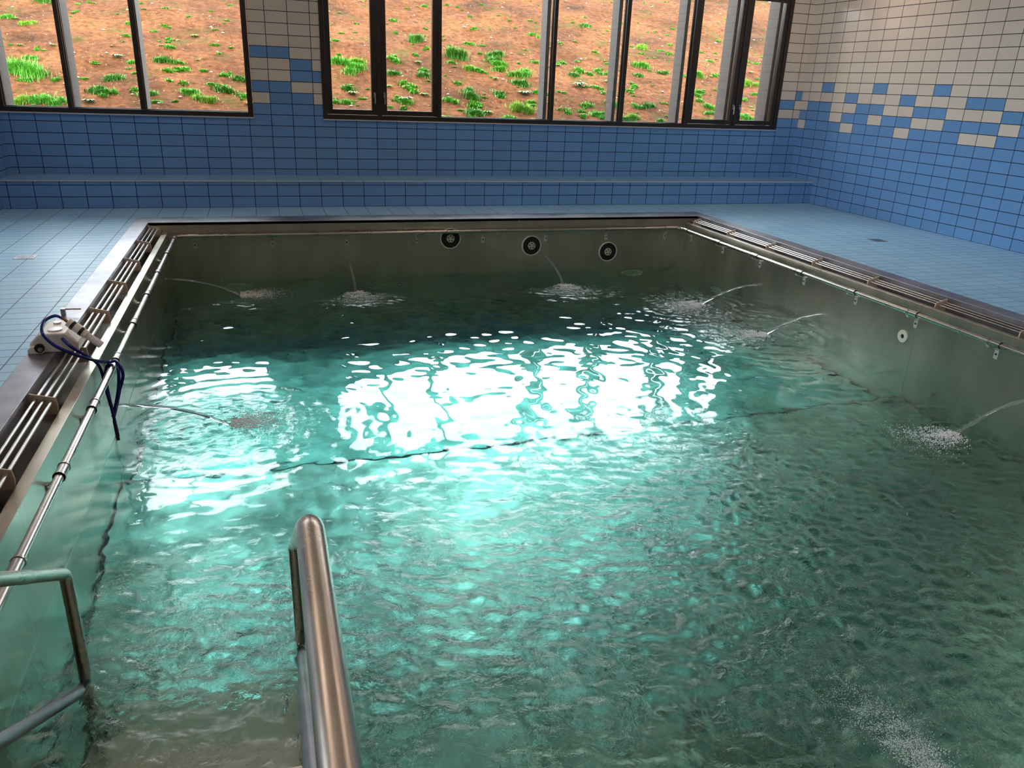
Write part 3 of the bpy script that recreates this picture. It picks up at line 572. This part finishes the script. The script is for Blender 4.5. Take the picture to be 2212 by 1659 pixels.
# ------------------------------------------------------------------ round fittings
def disc(name, c, nrm, R, label, group, kind):
    c = Vector(c); nrm = Vector(nrm); e = empty(name, c); tag(e, label, 'round fitting', group)
    def cyl(nm, cc, r, d0, d1, m, par=e): return MB().tube([cc + nrm * d0, cc + nrm * d1], r, 48).build(nm, m, par)
    def ring(nm, cc, r0, r1, d0, d1, m):
        mb = MB(); up = Vector((0, 0, 1)); side = nrm.cross(up); vs = []; n = 48
        for r, d in ((r0, d0), (r1, d0), (r1, d1), (r0, d1)):
            for k in range(n):
                a = 2 * math.pi * k / n; vs.append(cc + nrm * d + (side * math.cos(a) + up * math.sin(a)) * r)
        mb.add(vs, [(j * n + k, j * n + (k + 1) % n, ((j + 1) % 4) * n + (k + 1) % n, ((j + 1) % 4) * n + k) for j in range(4) for k in range(n)]); return mb.build(nm, m, e)
    if kind == 'jet':
        cyl('black_plate', c, R * .93, 0, .008, M['dark']); ring('rim', c, R * .91, R, 0, .014, M['rimgrey']); h = cyl('hub', c, R * .38, .006, .02, M['hubm'])
        up = Vector((0, 0, 1)); side = nrm.cross(up)
        for k in range(5):
            a = math.pi / 2 + 2 * math.pi * k / 5; p_ = c + (side * math.cos(a) + up * math.sin(a)) * R * .235; MB().tube([p_ + nrm * .016, p_ + nrm * .0215], R * .072, 14).build('hole', M['dark'], h)
    elif kind == 'ring':
        ring('flange', c, R * .36, R, 0, .012, M['rimgrey']); cyl('opening', c, R * .37, -.001, .003, M['dark'])
    else:
        ring('rim', c, R * .84, R, 0, .012, M['rimgrey']); cyl('lens', c, R * .86, 0, .006, M['hubm'])
    return e
M['rimgrey'] = plain('pale_ring', srgb(205, 205, 190), .4); M['hubm'] = plain('pale_hub', srgb(190, 182, 158), .45)
for (x, z), lab in (((4.589, -.216), 'left one of the three black round fittings, half behind the handrail'), ((5.567, -.319), 'middle one of the three black round fittings on the far wall'), ((6.553, -.414), 'right one of the three black round fittings, lowest above the water')):
    disc('round_wall_fitting', (x, PYB, z), (0, -1, 0), .118, lab, 'black round fittings on the far wall', 'jet')
disc('flanged_inlet', (PXR, -4.735, -.372), (-1, 0, 0), .052, 'small steel flange with a dark hole on the right pool wall', None, 'ring')
for (x, z), lab in (((2.27, -.86), 'submerged pale disc lamp at the far left corner'), ((6.91, -.89), 'submerged pale disc lamp below the right black fitting')):
    disc('pool_lamp', (x, PYB, z), (0, -1, 0), .14, lab, 'submerged disc lamps', 'lamp')
for y, z, lab in ((-1.886, -.942, 'submerged disc lamp low on the right wall near the far corner'), (-2.891, -1.05, 'submerged disc lamp low on the right wall under the second jet')):
    disc('pool_lamp', (PXR, y, z), (-1, 0, 0), .12, lab, 'submerged disc lamps', 'lamp')

# ------------------------------------------------------------------ stair handrails in the foreground
def stair_rail(x, label):
    e = empty('stair_handrail', (x, -7.0, -1.3)); tag(e, label, 'stair handrail', 'stair handrails')
    xn = x + (.007 if x > 2 else 0); xf = x - (.010 if x > 2 else 0)
    top = [(xn, -9.75, .0), (xn, -9.75, .875), (xn, -8.60, .835), (xf, -6.99, -.205), (xf, -6.99, -1.33)]
    P = [Vector(top[0])] + fillet(top, .035, 8)[1:]
    MB().tube(P, .0212, 28).build('top_rail', M['steel_warm'], e)
    MB().tube([(xf, -6.99, -.71), (xf, -8.55, .318), (xn, -9.75, .36)], .0205, 24).build('lower_rail', M['steel_cope'], e)
    MB().tube([(xn, -9.75, .0), (xn, -9.75, .008)], .05, 24).build('base_flange', M['steel_bright'], e)
stair_rail(2.622, 'thick steel stair handrail rising close in front of the camera')
stair_rail(1.835, 'stair handrail at the lower left corner beside the pool wall')

# ------------------------------------------------------------------ sensor box, hose, probe on the left coping
s = empty('sensor_box', (1.45, -4.95, .003)); tag(s, 'bone-coloured plastic sensor box straddling the left coping', 'sensor box')
MB().prism([(1.335, .004), (1.338, .058), (1.385, .108), (1.515, .110), (1.574, .050), (1.570, .004)], 'y', -5.10, -4.84).build('housing', M['plastic_bone'], s, .007)
MB().prism([(1.325, .004), (1.328, .030), (1.345, .045), (1.40, .045), (1.40, .004)], 'y', -5.115, -4.80).build('foot', M['plastic_bone'], s, .004)
MB().tube([(1.455, -5.03, .108), (1.455, -5.03, .116)], .036, 32).build('round_cap', M['white_pl'], s)
MB().tube([(1.44, -4.90, .108), (1.44, -4.90, .118)], .020, 32).build('clear_button', M['white_pl'], s)
kb = MB().tube([(1.385, -5.118, .035), (1.385, -5.100, .035)], .024, 24).build('clamp_knob', M['dark'], s)
MB().tube([(1.392, -5.135, .033), (1.392, -5.105, .033)], .011, 12).build('knob_screw', M['steel_bright'], kb)
pr = empty('sensor_probe', (1.60, -5.02, .06)); tag(pr, 'bone plastic cylindrical probe with two black bands clipped to the sensor box', 'probe')
a = Vector((1.525, -5.03, .150)); bq = Vector((1.665, -5.07, .035)); dv = (bq - a)
MB().tube([a, a + dv * .62], .024, 28).build('probe_body', M['plastic_bone'], pr)
MB().tube([a + dv * .62, a + dv * .9], .019, 28).build('probe_tip', M['plastic_bone'], pr)
MB().tube([a + dv * .88, a + dv * 1.1], .021, 8, smooth=False).build('hex_cap', M['plastic_bone'], pr)
for t in (.12, .40): MB().tube([a + dv * t, a + dv * (t + .09)], .0255, 28).build('band', M['dark'], pr)
MB().tube([a - dv * .22, a], [.006, .009], 12).build('ferrule', M['copper'], pr)
h = empty('blue_hose', (1.6, -5.1, .05)); tag(h, 'dark blue hose looping from the probe over the handrail to the water', 'hose')
A0 = tuple(a - dv * .2)
H1 = [A0, (1.455, -4.99, .178), (1.42, -5.06, .17), (1.425, -5.16, .14), (1.455, -5.19, .10), (1.50, -5.21, .065), (1.56, -5.215, .03), (1.62, -5.19, -.01), (1.665, -5.13, -.05), (1.695, -5.03, -.092), (1.72, -5.01, -.092), (1.752, -5.06, -.105), (1.765, -5.08, -.16), (1.74, -5.09, -.24), (1.71, -5.10, -.34), (1.69, -5.11, -.40)]
H2 = [(1.505, -5.12, .085), (1.55, -5.17, .055), (1.61, -5.165, .0), (1.645, -5.09, -.075), (1.655, -5.05, -.15), (1.67, -5.09, -.24), (1.69, -5.13, -.33), (1.705, -5.17, -.42), (1.715, -5.20, -.48)]
H3 = [(1.69, -5.03, -.10), (1.728, -5.02, -.094), (1.745, -5.08, -.13), (1.74, -5.11, -.21), (1.715, -5.12, -.31), (1.69, -5.13, -.385)]
H4 = [(1.705, -5.05, -.098), (1.68, -5.04, -.12), (1.668, -5.05, -.19), (1.675, -5.07, -.29), (1.692, -5.11, -.385)]
for q_ in (H1, H2, H3, H4): MB().tube(catmull(q_, 8), .0088, 14).build('hose_loop', M['hose'], h)
MB().tube([(1.700, -5.16, -.40), (1.716, -5.21, -.50)], .0095, 14).build('hose_weight', M['dark'], h)
pc = empty('pin_clip', (1.34, -4.32, .003)); tag(pc, 'small steel clip with a copper pin lying across the coping above the sensor box', 'clip')
MB().box(1.336, 1.362, -4.36, -4.33, .003, .045).build('clip_block', M['steel_bright'], pc, .003)
MB().tube([(1.36, -4.345, .040), (1.452, -4.355, .040)], .004, 10).build('pin', M['copper'], pc)

# ------------------------------------------------------------------ floor drains
def drain(x, y, label):
    e = empty('floor_drain', (x, y, 0)); tag(e, label, 'floor drain', 'square floor drains'); r = .075
    MB().box(x - r, x + r, y - r, y + r, -.004, .003).build('drain_frame', M['steel_cope'], e)
    m = MB(); 
    for rr_, n in ((.052, 16), (.034, 10), (.016, 5)):
        for k in range(n):
            a_ = 2 * math.pi * k / n; m.tube([(x + rr_ * math.cos(a_), y + rr_ * math.sin(a_), .002), (x + rr_ * math.cos(a_), y + rr_ * math.sin(a_), .0038)], .0045, 8)
    m.build('drain_holes', M['dark'], e)
drain(.722, -2.54, 'square steel floor drain in the left deck'); drain(8.985, -2.685, 'square steel floor drain in the right deck, by the right wall')

# ------------------------------------------------------------------ warm ceiling luminaires (above the frame, seen mirrored in the water)
lamp_m = bpy.data.materials.new('warm_lamp_diffuser'); lamp_m.use_nodes = True; nt = lamp_m.node_tree; nt.nodes.clear(); em = nt.nodes.new('ShaderNodeEmission'); em.inputs[0].default_value = (1, .80, .66, 1); em.inputs[1].default_value = 17
oo = nt.nodes.new('ShaderNodeOutputMaterial'); nt.links.new(em.outputs[0], oo.inputs[0])
names_x = {.95: 'left', 5.0: 'middle', 9.2: 'right'}; names_y = {-1.1: 'row nearest the windows', -5.3: 'row over the middle of the pool'}
for y in names_y:
    for x in names_x:
        e = empty('ceiling_luminaire', (x, y, ZC)); tag(e, '%s warm ceiling luminaire in the %s' % (names_x[x], names_y[y]), 'ceiling lamp', 'ceiling luminaires')
        MB().box(x - .64, x + .64, y - .10, y + .10, ZC - .07, ZC).build('lamp_housing', M['sill_edge'], e)
        MB().box(x - .61, x + .61, y - .075, y + .075, ZC - .078, ZC - .070).build('diffuser', lamp_m, e)
